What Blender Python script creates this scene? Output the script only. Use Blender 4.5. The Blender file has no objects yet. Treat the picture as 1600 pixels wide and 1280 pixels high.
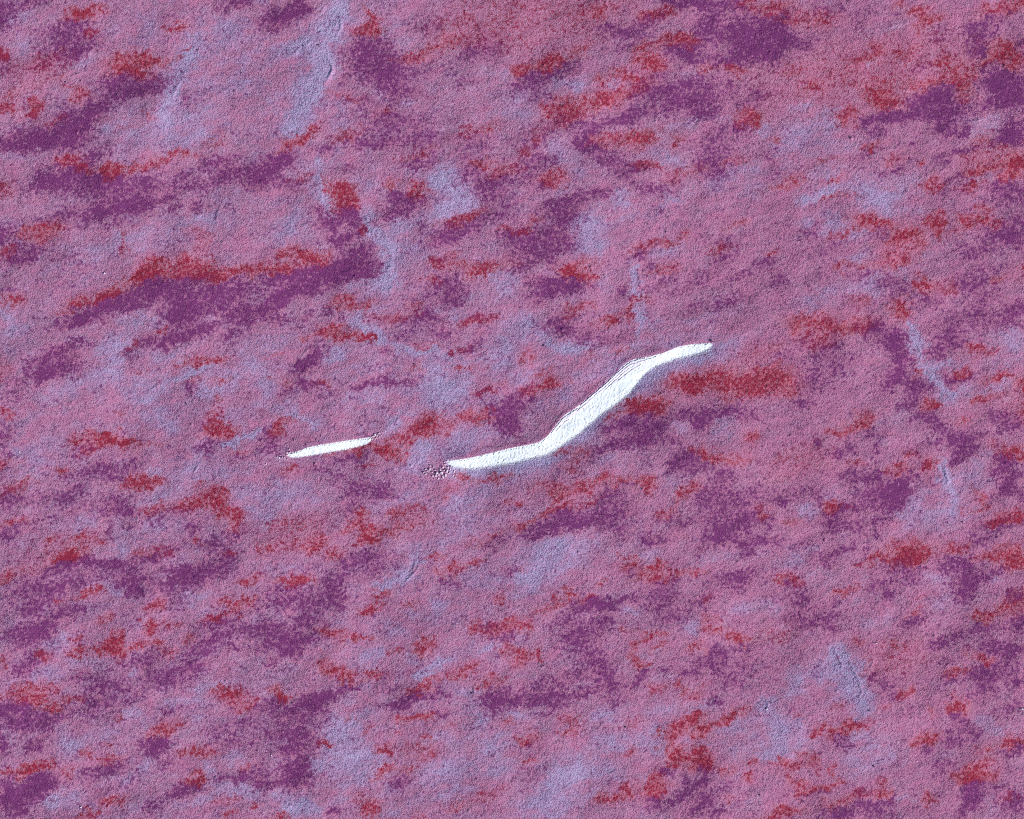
import bpy, math
import numpy as np

# ------------------------------------------------------------------ camera, sky, sun, exposure
scene = bpy.context.scene
col = scene.collection
M = 0.5                                   # metres per photograph pixel


def wx(px):
    return (px - 800.0) * M


def wy(py):
    return (640.0 - py) * M


cam_data = bpy.data.cameras.new("camera")
cam = bpy.data.objects.new("camera", cam_data)
col.objects.link(cam)
CAM_H = 1600.0
cam.location = (0.0, 0.0, CAM_H)
cam.rotation_euler = (0.0, 0.0, 0.0)
cam_data.sensor_fit = 'HORIZONTAL'
cam_data.sensor_width = 36.0
cam_data.lens = 36.0 * CAM_H / 800.0
cam_data.clip_start = 1.0
cam_data.clip_end = 20000.0
scene.camera = cam
scene.cycles.filter_width = 0.85            # a sharp sensor
scene.cycles.use_denoising = False          # keeps the fine grain of the ground

SUN_AZ = math.radians(-33.0)              # the sun stands to the right and below in the picture
SUN_EL = math.radians(33.0)
world = bpy.data.worlds.new("World")
scene.world = world
world.use_nodes = True
wn = world.node_tree.nodes
wl = world.node_tree.links
sky = wn.new("ShaderNodeTexSky")
sky.sky_type = 'NISHITA'
sky.sun_disc = False
sky.sun_elevation = SUN_EL
sky.sun_rotation = math.pi / 2 - SUN_AZ
wl.new(sky.outputs[0], wn["Background"].inputs[0])
wn["Background"].inputs[1].default_value = 0.10

sun_data = bpy.data.lights.new("sun", 'SUN')
sun_data.energy = 4.7
sun_data.angle = math.radians(0.5)
sun_data.color = (1.0, 0.97, 0.93)
sun = bpy.data.objects.new("sun", sun_data)
col.objects.link(sun)
from mathutils import Vector
to_sun = Vector((math.cos(SUN_AZ) * math.cos(SUN_EL), math.sin(SUN_AZ) * math.cos(SUN_EL), math.sin(SUN_EL)))
sun.rotation_euler = to_sun.to_track_quat('Z', 'Y').to_euler()
sun.location = (300, -200, 400)

vs = scene.view_settings
vs.view_transform = 'Standard'
vs.look = 'None'
vs.exposure = 0.12
vs.gamma = 1.0
vs.use_curve_mapping = False

# ------------------------------------------------------------------ noise helpers
NP_ = 2048                                # period of the noise sheets, in photograph pixels


def noise_sheet(seed, lo, hi, beta=1.0, stretch=1.0, angle=0.0, cell=1.0):
    """periodic noise with wavelengths lo..hi (pixels), mean 0, standard deviation 1"""
    n = int(NP_ / cell)
    r = np.random.default_rng(seed)
    f = np.fft.fftfreq(n, d=cell)
    fx, fy = np.meshgrid(f, f)
    a = math.radians(angle)
    u = (fx * math.cos(a) - fy * math.sin(a)) * stretch
    v = fx * math.sin(a) + fy * math.cos(a)
    k = np.sqrt(u * u + v * v)
    k[0, 0] = 1.0
    amp = k ** (-beta) * np.exp(-(k * lo) ** 2 * 0.7) * (1 - np.exp(-(k * hi) ** 2))
    amp[0, 0] = 0
    z = np.fft.ifft2(np.fft.fft2(r.standard_normal((n, n))) * amp).real
    return (z / z.std()).astype(np.float32)


def sample(sheet, PX, PY):
    """bilinear, wrapped"""
    n = sheet.shape[0]
    s = n / NP_
    x = PX * s
    y = PY * s
    x0 = np.floor(x).astype(np.int64)
    y0 = np.floor(y).astype(np.int64)
    fx = (x - x0).astype(np.float32)
    fy = (y - y0).astype(np.float32)
    x0 %= n
    y0 %= n
    x1 = (x0 + 1) % n
    y1 = (y0 + 1) % n
    return ((sheet[y0, x0] * (1 - fx) + sheet[y0, x1] * fx) * (1 - fy)
            + (sheet[y1, x0] * (1 - fx) + sheet[y1, x1] * fx) * fy)


def sstep(a, b, x):
    t = np.clip((x - a) / (b - a), 0, 1)
    return t * t * (3 - 2 * t)


# ------------------------------------------------------------------ dust patches; L also paints in bluish shade of sun-averted slopes (pixels: x, y, half length, half width, amount, angle)
PATCHES = """
#P
6,22,16,22,90,0;45,5,30,8,60;5,95,10,20,60;105,45,28,14,60,20;110,65,35,14,70;125,80,25,8,60,20;85,95,40,10,45;190,130,35,16,80;225,140,45,10,80,20;260,135,20,8,60,30
150,170,30,14,80,25;125,190,25,12,80,45;110,205,25,25,90;60,220,60,16,95,5;20,225,22,10,80,0;150,243,18,8,70,30;105,275,35,18,90;80,290,40,14,80,0;150,285,45,14,80,-5;170,300,30,18,70
225,290,30,18,60,20;270,285,30,12,50;250,315,25,10,70;335,255,40,8,50;360,275,35,12,70;395,285,15,10,70;310,290,40,10,45,25;295,155,16,12,50;50,182,12,10,60;375,5,30,6,60;285,25,20,5,30;262,55,10,5,30
445,22,38,14,75;430,40,25,12,60,25;475,12,12,10,50;520,33,8,5,50;590,65,22,10,60,0;570,75,30,15,40,0;590,100,35,25,65,-20;605,115,20,20,50;620,135,25,14,55,-20;560,100,25,25,35;640,110,40,15,35,0;665,40,30,12,30
745,85,30,15,45;760,70,30,15,30;725,128,15,7,40;620,155,30,12,35;560,160,30,8,40,-10;640,190,60,15,35,0;605,190,35,12,40,0;610,220,55,14,50,0;570,230,35,8,45,0;665,215,20,10,45;730,215,15,8,40;740,235,25,12,45,20;655,255,30,10,60
735,275,20,20,50;770,295,30,20,55;440,250,22,10,95,30;415,265,25,14,95,20;405,280,12,10,80;430,285,20,8,60,0;465,285,18,6,50;455,300,20,8,40;510,235,18,7,50,-10;540,265,12,4,50,0;640,312,25,10,80,0;615,310,15,12,50
970,48,30,10,75,-5;1010,35,20,7,60;1020,25,20,6,40;1080,5,40,8,95,0;1130,8,30,10,80,0;1110,35,25,15,70;1165,45,35,20,85,0;1180,80,30,18,100;1120,55,30,10,50,0;975,75,15,8,50;1070,75,30,10,75,5;1085,90,30,10,70,-10;1130,95,20,8,60;1170,60,30,15,70
860,115,30,8,65;830,130,25,14,55;895,100,15,8,40,20;890,140,15,6,30;845,150,20,8,40;1020,120,25,10,60;1035,145,30,10,75,-10;1000,145,25,8,50;1075,130,30,10,60;1110,145,40,15,50;1085,165,30,15,70,-10;1100,180,20,8,70,0;1015,170,50,12,50
980,185,25,8,70;960,190,20,6,50;925,205,25,8,70,20;915,225,15,15,70;895,200,35,12,35;870,190,30,10,40;940,235,20,8,65,0;1160,200,20,8,60,15;850,250,20,8,55;835,225,25,15,40;960,250,30,10,60,0;995,262,25,8,65,0;975,275,20,10,50,0;1020,295,25,10,65,-5
925,305,30,8,55,15;890,312,20,8,50;1120,240,25,40,45,0;1115,265,20,20,50;855,290,15,6,70,0;1180,150,30,10,40,20;830,270,30,20,35
1215,55,18,30,95,0;1205,85,12,15,90,0;1295,15,35,10,30;1345,25,20,12,35;1250,65,40,10,35;1535,40,25,7,75,15;1560,22,20,10,60;1530,60,30,10,50;1460,62,20,8,40;1525,80,16,8,70;1595,75,8,12,60;1550,100,15,6,60,20;1565,125,30,16,95,0;1580,150,25,20,95,0;1545,160,25,8,80
1470,145,30,12,80;1440,160,25,12,70,0;1480,165,30,14,75,0;1425,180,30,8,90,5;1385,185,20,9,90;1360,187,15,8,80;1480,182,30,8,90,0;1475,200,20,10,80,0;1505,205,18,10,60,25;1440,105,18,4,65,15;1370,210,15,6,50;1350,205,15,5,40;1585,205,20,18,90,0;1575,215,15,10,70;1435,228,8,4,60
1350,240,18,5,50,25;1390,268,25,6,55,20;1490,245,25,8,45,15;1520,232,35,5,50,15;1500,275,20,6,50;1580,305,30,15,70;1560,290,20,8,50;1510,295,12,8,50;1470,300,15,10,35;1205,245,12,10,50;1205,265,12,8,40
205,325,38,10,95;160,330,25,10,80;100,335,40,8,50,15;130,345,20,8,40;268,330,8,6,70;310,323,12,7,80;185,350,20,6,40;40,395,35,14,65,15;30,405,20,8,50;100,402,20,6,45;15,450,10,6,50;185,395,14,6,50,30;127,410,8,5,60
165,480,50,12,95,18;130,500,30,8,90,15;210,478,30,8,90,20;220,460,35,10,85,20;240,445,20,12,70;275,455,40,12,85,0;305,435,35,8,80,0;360,455,40,12,95,5;290,480,40,14,80;280,500,25,15,70;380,490,30,14,80;345,480,30,10,60;320,515,25,8,75;290,525,30,8,85,15;265,535,22,8,85,15;230,535,12,8,70;205,545,8,18,70,0;355,525,15,8,50
100,505,20,6,40;100,545,30,8,75,15;90,570,30,14,80;70,580,30,10,75,15;140,540,12,10,50;60,560,20,8,50;80,585,20,5,50;295,610,10,8,50;25,605,25,15,30;15,625,20,10,30
545,335,20,12,90,0;515,350,14,12,80;555,365,20,10,85;530,375,20,10,80;570,390,20,10,75,20;545,395,15,8,60;540,420,45,14,95;500,430,45,14,95,5;570,430,15,10,80;445,435,40,10,85,5;460,455,40,10,80,5;440,465,20,10,80;430,478,20,8,70;405,490,15,8,90;440,500,22,6,75,-5;480,493,10,6,65;515,480,10,6,60;530,495,6,6,50;595,420,10,10,40;500,330,10,10,50
625,330,25,10,80;605,340,10,5,60;710,360,30,10,65;690,375,30,10,60;660,355,10,8,50;740,355,15,8,50;770,335,30,12,55;795,370,15,14,50;690,405,15,5,40;700,445,25,14,60,-30;705,465,22,12,70,0;680,450,20,10,40;735,460,10,5,50;665,492,20,10,60;685,498,15,6,70,0;640,500,30,8,40;640,520,40,10,35;695,522,18,6,60;590,500,12,5,40;745,500,20,6,55,-10;725,550,20,6,75;750,540,15,4,60,25;760,520,15,6,40
485,560,22,12,85,40;475,572,16,8,85;485,598,22,6,75,-10;490,605,12,6,60;570,602,25,5,75,5;610,595,20,5,70,0;640,597,15,8,60;450,610,20,8,40;585,570,15,4,50;600,552,10,6,40;755,610,14,4,75,20;795,630,12,10,70;500,618,15,5,40
880,330,30,14,80,0;890,345,20,10,70;860,370,40,18,70,0;835,395,30,14,50;880,385,15,10,50;815,380,20,20,50;865,405,10,6,60;820,415,25,8,50;875,445,35,12,85,5;880,455,30,8,85,5;850,445,20,10,60;900,440,15,8,60;840,465,25,8,40;870,505,30,10,50;880,512,22,10,60,0;915,530,20,8,60;945,535,15,6,50;975,525,15,8,40;1000,398,15,5,50;1015,412,12,8,40;970,455,12,8,50;1050,460,15,4,50,15;1035,440,20,8,40;1090,445,25,10,35
1130,400,20,14,45;1130,380,15,8,40;1140,470,25,10,50;1080,480,20,5,45;1160,430,25,6,45;1190,410,15,8,50;1130,480,18,5,45;1100,425,20,8,30;1030,325,15,5,40;810,625,15,12,80;825,610,12,6,60,40
1270,360,18,12,50,20;1205,410,6,8,50;1215,440,10,16,50;1355,430,12,6,75;1370,365,16,8,45;1300,385,25,8,30;1390,440,20,10,50;1410,455,30,8,40;1265,440,4,8,40;1590,345,14,10,60;1560,365,25,15,70;1590,375,15,12,80;1520,395,25,12,65;1540,420,25,8,35;1515,445,25,14,60;1540,460,25,10,50;1580,490,20,14,60;1590,480,12,10,50;1530,490,20,14,60;1490,500,25,14,40;1560,510,20,8,40;1485,525,30,10,50;1585,505,14,10,50;1450,470,20,8,50;1470,540,20,8,60;1465,555,14,8,85;1500,540,15,6,50
1380,520,30,10,75,-10;1395,535,20,14,95,-20;1365,510,20,8,60;1410,565,14,14,90;1400,590,25,12,80;1430,600,15,10,80;1435,610,12,8,80;1450,605,8,8,60;1385,605,15,8,50;1420,630,20,8,60;1270,535,30,8,45;1290,545,25,12,40;1220,560,20,8,35;1270,600,20,15,35;1255,630,18,8,60;1290,575,40,20,30;1500,590,20,7,80;1475,590,12,6,50
10,680,12,12,60;5,715,8,25,40,0;130,705,30,8,40;150,735,35,10,60;180,740,30,8,50;100,748,14,5,60;205,725,15,8,45;125,765,10,8,60;30,780,18,8,60;70,780,15,10,40;110,785,20,14,55,-20;180,780,12,8,65;195,800,16,10,70;170,790,25,15,35;245,810,14,8,70,15;280,800,25,6,55;60,815,25,8,35;15,835,20,14,60;175,830,8,15,55;205,825,8,5,50;300,825,10,8,50;370,835,20,8,55;330,850,20,10,50,20;350,860,20,8,40
330,660,20,8,50;320,705,15,12,60;330,695,25,6,40;380,715,25,8,40;110,880,30,8,80,5;160,880,30,7,80,0;85,890,20,8,60;240,870,40,7,75,15;205,905,25,14,75,0;280,905,35,18,70,15;310,895,35,10,60;350,880,25,10,50;345,900,20,10,50;210,925,10,10,60;275,935,15,12,50;55,915,25,12,55;75,930,20,10,50;100,910,20,8,50;60,950,30,10,65;110,955,25,8,55;30,930,20,8,40;145,900,40,10,35
425,690,14,10,65;415,675,8,8,50;420,705,14,6,50;550,715,30,6,65;560,730,15,5,50;500,735,20,6,50,-10;530,750,15,6,50;560,760,20,8,65;590,770,20,6,60;605,758,12,5,65;600,775,20,6,50;545,770,15,8,50;548,790,15,8,55,15;580,865,15,8,50;560,875,20,10,50;540,880,10,10,60;595,875,20,8,40;580,890,40,10,35;520,910,20,14,60;520,930,12,12,75;525,940,10,14,60;450,920,25,8,50;470,935,40,10,50;430,940,25,10,50;490,950,30,10,50;480,890,20,8,30
790,660,20,14,80,-20;775,665,12,8,70;795,645,15,10,80;710,915,10,5,70;700,910,10,5,50;790,895,15,8,50;770,850,15,8,40;790,840,10,6,40
1005,660,30,20,70,0;1000,690,20,8,90,0;960,695,30,7,75;1015,675,20,15,60;980,680,20,8,50;960,665,25,8,50;1090,650,25,12,75,-10;1095,665,12,10,90;1130,645,30,8,70;1060,650,20,8,50;1055,690,15,5,50,20;1165,650,20,6,60;925,715,12,10,60;1070,715,20,14,70;1055,730,15,8,70;1090,730,15,10,60;1130,745,15,12,55;960,770,20,8,70,15;940,785,20,10,65;1160,780,25,12,55;1110,780,25,20,55;1140,790,30,12,40
870,825,35,8,90,8;840,835,20,5,85;920,815,30,10,85,5;890,805,20,8,60;870,805,20,8,50;950,800,25,12,50;980,800,15,20,40;970,830,10,12,60,30;820,832,14,6,60;1030,845,20,5,60;1010,840,15,6,60;1070,815,20,8,50;1040,810,20,8,40;1140,820,35,15,80,0;1170,810,20,12,70;1150,845,30,8,85,-10;1120,840,20,10,60;1190,845,12,8,60;1200,815,15,10,50;1095,863,12,5,50;1170,862,10,5,60;1150,910,35,12,60;1165,895,20,8,50;1130,900,20,8,40;980,895,15,6,40
930,943,35,7,85,-5;910,950,20,6,70;980,935,20,6,85,15;1030,925,14,12,60;1030,945,25,8,65;1075,945,15,6,50;1040,910,14,8,50;1105,935,15,8,60;800,670,10,10,60
1310,707,14,8,75;1275,695,8,10,60;1330,700,10,6,50;1365,675,12,10,50;1440,650,25,8,65;1465,665,20,8,70,-20;1375,700,8,10,50;1425,705,14,6,60;1460,690,20,4,60;1500,690,18,14,85;1505,705,15,6,90,20;1495,720,14,6,70;1530,685,14,4,60,15;1580,665,20,12,70;1560,650,15,8,60;1445,725,10,8,50
1355,745,30,8,85,5;1320,735,20,6,60;1400,775,22,18,100,20;1410,760,14,12,95;1390,790,25,8,95,15;1370,770,25,12,80;1350,785,25,10,60;1375,815,20,6,80;1425,745,15,6,60;1450,755,15,5,40;1215,785,12,6,60;1280,775,12,10,55;1240,775,30,10,35;1310,800,25,8,75;1305,815,14,10,70;1330,820,15,8,75;1300,830,10,6,50;1350,835,10,5,50;1375,832,8,4,50;1215,845,12,8,65;1250,855,20,10,40;1295,865,20,8,60;1325,855,12,6,50;1295,880,8,10,70;1355,860,8,6,50;1345,880,10,3,60
1405,880,25,8,80;1415,895,20,8,50;1435,895,15,5,50;1370,910,20,6,60;1385,930,12,10,70,-30;1420,910,20,6,40;1500,880,25,8,65,0;1480,890,15,8,60;1510,895,15,10,70;1515,910,20,12,90;1510,925,18,14,85;1540,900,25,6,60,15;1560,890,15,6,50;1590,930,14,10,70;1570,825,15,6,50;1530,845,20,8,50;1550,820,20,8,55;1570,725,15,14,90;1560,735,12,8,70;1585,745,14,5,80;1550,750,10,5,60;1575,760,14,8,70;1570,770,10,6,70;1595,775,8,14,60;1240,915,15,8,60;1255,935,14,8,70;1220,940,15,6,40;1310,945,12,8,50;1265,950,15,6,50
65,985,25,10,70,15;30,990,20,8,50;45,1000,30,12,50;90,970,20,8,50;50,1030,30,12,55,30;40,1050,20,8,50;340,970,30,8,50;330,1000,25,12,60;365,1010,10,5,80;355,990,30,10,50;310,1020,20,8,50;225,1030,40,12,45;290,1045,30,12,60;260,1060,40,12,50;165,1070,30,6,65;130,1060,20,8,50;200,1080,20,5,55,-20;160,1100,40,14,50;130,1092,12,6,60;20,1110,25,14,80;35,1105,15,8,75;30,1130,30,10,60;60,1130,30,14,50;90,1120,20,8,50
5,1165,10,10,75;55,1165,12,8,75,40;45,1225,30,14,90;25,1250,30,14,85;70,1230,20,10,85;15,1235,15,12,70;65,1250,15,5,60;30,1270,20,8,70;75,1215,15,6,60;262,1108,10,6,65;240,1165,18,10,80;245,1178,14,6,85;230,1160,15,8,50;255,1160,14,8,60;255,1195,12,6,60;165,1200,25,6,50;280,1240,20,8,70,20;290,1230,20,10,50;240,1260,14,8,65;375,1215,14,10,65;350,1215,12,8,50;360,1140,30,12,40;370,1160,20,8,40;150,1210,25,8,40;185,1230,25,8,30
420,985,40,14,60,0;475,972,20,8,65;445,1005,25,8,70;450,1020,18,8,85,20;420,1005,15,8,60;480,1000,20,10,60;425,1040,12,6,60;550,1075,20,6,80;510,1085,25,8,85,25;500,1095,25,10,85;480,1100,25,8,70;430,1095,15,6,75;450,1110,30,8,60;470,1125,30,14,60;510,1130,14,6,60,30;470,1150,25,14,65;460,1170,20,10,70;465,1190,20,14,75;470,1210,20,14,75;450,1200,15,10,60;470,1225,16,8,70;440,1220,20,8,60;415,1225,15,10,70;405,1210,12,10,60;420,1150,30,12,40;410,1110,20,10,40;495,1165,10,5,50;525,1268,14,6,60
620,1100,25,7,70,15;660,1085,30,5,75;640,1090,20,6,60;690,1090,15,6,50;605,1080,15,6,40;690,1115,14,6,50;625,1230,10,12,65,30;635,1220,10,8,50;770,1090,20,10,70;785,1100,20,12,75;780,1080,15,6,50;775,1115,8,8,50;790,990,14,8,80,20;775,995,10,6,70;765,980,14,5,60;600,1060,15,8,30;645,1050,15,6,40
890,970,25,10,50;945,970,12,10,65;900,995,25,12,55;920,985,35,15,45;910,1015,25,12,60;930,1030,25,8,65;945,1045,15,12,70,-30;945,1060,20,10,65;960,1075,15,10,75;900,1055,30,12,55;905,1085,25,6,85;860,1085,20,8,60;855,1095,30,7,85,5;870,1105,14,5,75;820,1090,25,12,55;840,1070,30,10,40;960,1095,14,8,60;1000,1058,8,14,75,-10;990,1070,14,4,65;1075,1052,14,8,75,15;1090,1035,8,6,65;1110,1035,10,8,75;1125,1020,15,8,75;1120,1045,10,10,75;1160,1015,10,6,70;1145,1065,15,5,50;1150,1050,30,15,40;1115,1090,8,7,90;1120,1097,8,5,85
1050,965,20,8,60;1040,1045,15,4,50;1035,1205,12,5,75;1050,1205,8,5,80;1085,1225,18,7,80;1105,1250,14,10,85;1075,1240,15,6,80;1060,1250,15,8,75;1090,1262,20,8,90,30;1120,1272,15,6,80;1105,1220,10,8,70;1020,1250,14,10,70;1030,1265,14,6,50;1135,1230,12,6,50;1100,1200,10,10,90;825,1165,8,5,50;850,1115,15,5,50;830,1210,20,8,25
1280,970,30,10,65;1300,980,12,6,70;1240,965,15,6,60;1430,970,20,8,60;1420,975,15,6,40;1590,975,15,12,80;1540,980,25,7,70;1500,995,25,8,60;1470,1005,14,6,65;1550,1010,25,10,60;1570,1020,20,12,60;1480,1035,20,5,50;1560,1045,20,10,60;1590,1015,15,8,60;1530,1050,25,12,55;1590,1065,14,10,75;1550,1060,25,10,70;1535,1080,20,10,70;1480,1065,12,8,60;1365,1058,8,6,70;1385,1075,15,10,40;1400,1090,14,6,40;1420,1110,5,8,60;1585,1105,12,10,60;1560,1115,14,6,40;1500,1125,14,8,80,-20;1520,1145,10,10,70;1490,1140,15,6,60;1490,1160,15,10,55;1325,1165,7,7,85;1315,1155,10,5,60
1455,1175,10,10,65;1475,1195,15,5,60;1480,1205,20,5,50;1590,1170,12,8,75;1575,1180,10,6,50;1520,1235,18,16,85;1530,1225,12,8,70;1520,1255,20,10,75;1510,1270,15,8,60;1580,1255,18,16,75;1555,1230,8,5,60;1355,1260,25,8,85,5;1390,1250,12,6,85;1320,1275,15,6,80;1300,1270,20,8,50;1370,1275,20,6,70;1345,1240,14,6,60;1225,1245,8,5,60;1270,1245,20,4,70;1440,1270,15,6,30;1275,1050,8,14,60,-40
#R
135,22,24,7,95;115,22,10,6,60;145,50,12,6,50;200,90,30,8,60;195,105,20,10,90;230,92,18,8,90,-10;270,95,10,6,50;290,78,10,3,60,25;215,115,25,8,70,-15;270,45,15,5,50;285,42,8,5,50;120,150,10,10,70;125,140,8,8,50;110,135,10,4,40,20;15,150,12,6,60,20;8,172,10,7,80;4,85,6,8,80;55,160,14,6,70;45,175,10,8,70;55,178,8,10,60;85,192,15,6,40,25
110,250,18,6,80;130,262,12,7,80,-10;165,265,12,7,90;180,272,14,6,90;215,262,20,6,60,20;250,255,15,5,50;275,242,16,5,95;290,236,10,4,80,30;335,222,18,5,60,20;310,245,12,4,40,-10;235,180,10,6,50,20;95,122,8,3,40;8,290,10,8,40;200,200,10,4,40;60,100,50,15,30;60,130,40,10,25
580,22,6,10,80;585,35,10,8,70;570,48,16,6,70,20;585,50,8,6,50;645,92,22,6,65,5;675,75,20,6,70,20;710,65,25,8,40;735,30,60,35,22;475,215,22,7,70,35;490,200,10,6,50,30;450,228,15,6,70,20;540,150,25,5,40,-15;540,210,20,8,40;600,175,15,8,30;745,205,30,8,35;765,200,8,5,50;650,240,30,6,35;755,255,20,6,70,5;780,270,20,8,40;535,300,14,16,95;545,310,12,10,80;507,290,8,14,50;612,288,10,5,70;650,290,6,8,70;650,305,10,8,60;470,280,15,4,40,20
935,22,8,10,60,-30;940,15,40,12,30;1030,22,25,7,55;1010,22,12,5,50,-20;1060,60,18,8,70;1080,65,15,6,50;1035,65,15,6,40;910,75,20,6,50,30;860,98,12,7,85;850,105,20,6,50;815,110,12,8,80;835,100,20,6,40;1015,95,18,10,80,20;1025,105,15,6,60;1005,75,10,8,50;1150,108,18,7,70,-10;1100,110,15,6,50;985,120,25,5,70,-10;965,115,10,5,50;940,128,10,8,70,30;985,142,30,8,55;855,168,10,8,70;885,168,25,12,70;900,180,12,8,60;935,160,25,9,65;950,160,15,6,50;880,190,30,8,40;840,215,10,8,50
975,215,45,10,70,5;1005,218,15,8,80;1160,175,10,4,50;1175,188,15,8,85;1060,220,10,6,50;1035,198,6,5,40;1015,257,25,7,70,-5;1150,250,20,5,40;860,275,18,8,80;870,285,15,6,60;825,240,15,8,40;805,265,10,12,30;1070,270,25,8,40,20;1180,15,20,6,50,-10;1160,2,10,4,60;850,30,90,50,25
1455,30,18,7,85;1435,18,14,6,50;1405,5,6,8,60;1560,12,30,8,55;1590,6,14,8,80;1240,28,20,8,50;1285,32,25,10,40;1210,12,25,8,50;1570,82,18,14,85;1565,85,12,10,70;1590,95,12,10,60;1545,95,12,5,50;1475,95,14,4,80,20;1500,105,20,8,60;1510,128,12,8,85,20;1435,132,20,5,60,15;1480,125,25,5,60;1375,125,14,5,55;1370,145,16,7,95;1390,160,16,10,95;1365,155,8,8,70;1435,52,6,4,60;1370,78,12,7,50;1340,92,15,8,45;1420,80,15,6,45;1330,180,10,10,70;1325,190,8,12,60;1365,228,14,4,60,15;1510,152,10,8,50;1270,135,14,7,50;1240,110,20,5,40
1535,218,15,7,55;1440,250,8,6,60;1395,250,12,5,50;1555,258,40,8,60;1590,255,14,10,90;1575,272,15,6,90;1530,268,15,5,70;1455,288,15,8,70;1520,292,18,5,70;1240,280,14,7,70;1305,278,14,5,70,25;1300,308,15,4,60;1220,295,25,4,50;1325,308,10,3,50;1205,215,10,5,50;1285,250,20,5,40;1550,240,40,10,40;1400,100,120,40,18;1300,120,120,50,15
80,355,18,8,85;65,365,20,6,50;40,362,14,5,60,20;70,375,12,5,60;10,395,10,8,50;20,468,18,8,50;195,375,8,14,50;195,390,8,6,50;225,422,15,12,90,20;245,412,12,8,80;290,420,30,12,90;295,405,14,10,70;315,425,14,8,80;235,430,30,8,80;210,435,10,8,60;350,428,25,7,85;375,425,15,8,80;330,432,15,6,70;160,465,30,6,85,15;175,455,15,5,70;180,445,6,8,60;120,470,15,8,60,15;95,490,12,5,60;310,362,20,5,40,-10;315,380,10,8,40,30;320,563,25,6,70,5;335,567,10,4,50;280,570,8,4,50;205,538,8,6,50;345,595,18,4,65,5;300,593,15,4,50;340,622,12,4,50;5,580,8,12,50;225,580,15,4,35;250,520,12,5,40
485,403,25,7,85,-20;490,400,20,6,60;450,395,25,8,50,-10;430,420,30,7,80,5;405,415,15,8,60;505,405,12,4,60;545,322,20,8,50;565,357,8,8,50;535,465,12,5,90,-15;520,472,8,5,60;550,478,18,5,60,0;575,477,10,4,50,20;510,520,16,8,85;545,524,18,6,90,-5;575,527,12,6,60,-10;525,513,20,4,50;475,530,10,4,50;730,340,25,6,60,30;700,345,25,5,40;710,400,12,5,50,15;680,410,15,6,40;720,415,25,6,55,0;755,425,25,7,60,5;770,415,30,10,40;675,440,15,6,50,-20;650,475,12,6,50;620,495,30,6,50,5;740,500,20,5,50;755,505,15,4,50;667,542,14,4,55,-15;720,550,15,5,50;720,572,12,3,75,5;650,575,10,6,40;760,608,20,4,60,20;445,600,10,8,45;420,592,5,5,50;435,555,10,4,50;505,597,12,4,50;755,582,10,5,40;790,355,10,6,50
900,425,22,7,90,-15;885,418,14,6,70;925,435,10,5,60;915,415,20,8,40;815,362,12,6,70;835,345,12,6,50;905,480,20,5,60;890,495,15,4,50;955,500,25,5,60,20;990,485,8,7,70,30;1000,468,14,5,50;1010,385,25,6,45;1047,380,8,4,60;1072,368,8,5,55;1040,420,20,5,45;1120,390,15,8,40;1150,350,20,5,40,20;970,547,10,4,60;850,582,12,4,70;855,603,20,5,85,15;875,603,8,3,90;825,610,10,6,60;825,560,10,8,50;860,595,10,4,70;925,560,12,6,40;1000,632,28,9,100,5;1030,635,15,8,90;1080,600,25,10,80,0;1085,605,15,8,80;1130,595,35,14,60,5;1180,600,35,15,70,5;1060,590,14,8,50;1100,585,40,10,45;1160,615,30,8,50;1190,550,30,10,25
1365,350,25,8,80,0;1340,340,15,6,50;1385,352,10,5,60;1310,368,18,4,60,15;1415,365,18,8,85;1400,375,20,8,70;1435,365,8,4,70,-40;1440,385,8,8,70;1405,395,25,10,60;1410,410,20,6,50;1315,415,12,5,60,20;1345,415,10,4,50;1380,412,12,5,50;1435,440,6,12,90,-30;1447,447,8,8,80;1475,450,15,8,50;1408,480,8,12,85;1410,495,8,8,70;1395,475,10,6,40;1460,345,10,14,80,-40;1468,360,8,6,80;1510,345,14,6,75,-20;1540,345,10,8,75;1535,325,10,5,60;1495,360,10,5,50;1560,350,15,5,50;1210,395,10,5,50;1245,512,10,10,70;1260,495,25,6,60;1280,505,40,8,50,-10;1310,505,30,8,50;1345,510,25,8,50;1280,530,25,12,40;1345,470,15,8,45;1215,590,25,12,80;1205,580,15,8,60;1230,610,20,8,50;1440,580,8,6,60,-20;1505,580,14,6,70;1560,590,20,6,70;1595,600,8,5,70;1525,545,15,6,60;1550,550,12,5,50;1460,632,14,8,85;1545,620,20,5,60;1530,625,10,5,50;1560,435,12,5,50
10,645,8,6,60;185,645,12,4,40;165,685,20,9,100,-5;155,692,12,6,90;195,692,20,5,85,0;120,692,16,6,70,20;100,735,10,6,75;225,755,28,9,70,0;245,752,12,6,60;205,755,12,5,50;140,705,12,5,50;335,650,10,10,60;348,672,18,8,85,-10;330,675,15,6,60;375,705,15,4,50;240,695,30,4,30;310,778,12,8,85,20;305,785,10,6,80;295,783,10,5,70;340,775,12,14,80,-20;335,790,10,8,70;370,810,12,10,75,-30;350,800,12,6,60;240,795,20,8,60;290,795,15,6,50;370,825,8,5,50;310,755,12,4,50;310,845,8,6,60;30,760,15,6,60,20;40,750,6,3,60,20;20,815,18,5,60
110,870,20,7,90,5;90,872,10,5,80;120,862,8,6,80;130,838,12,4,75;155,850,14,4,70,-10;80,842,6,4,60;260,866,10,3,70;215,862,10,4,50;240,862,20,4,40;145,922,14,6,80,15;125,930,12,4,50;95,938,10,4,50;240,948,14,6,70;365,943,18,7,85,0;395,940,8,5,60;390,905,14,6,60,20;360,865,12,3,50;10,900,10,8,60;40,890,30,8,30;100,850,60,15,20
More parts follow.
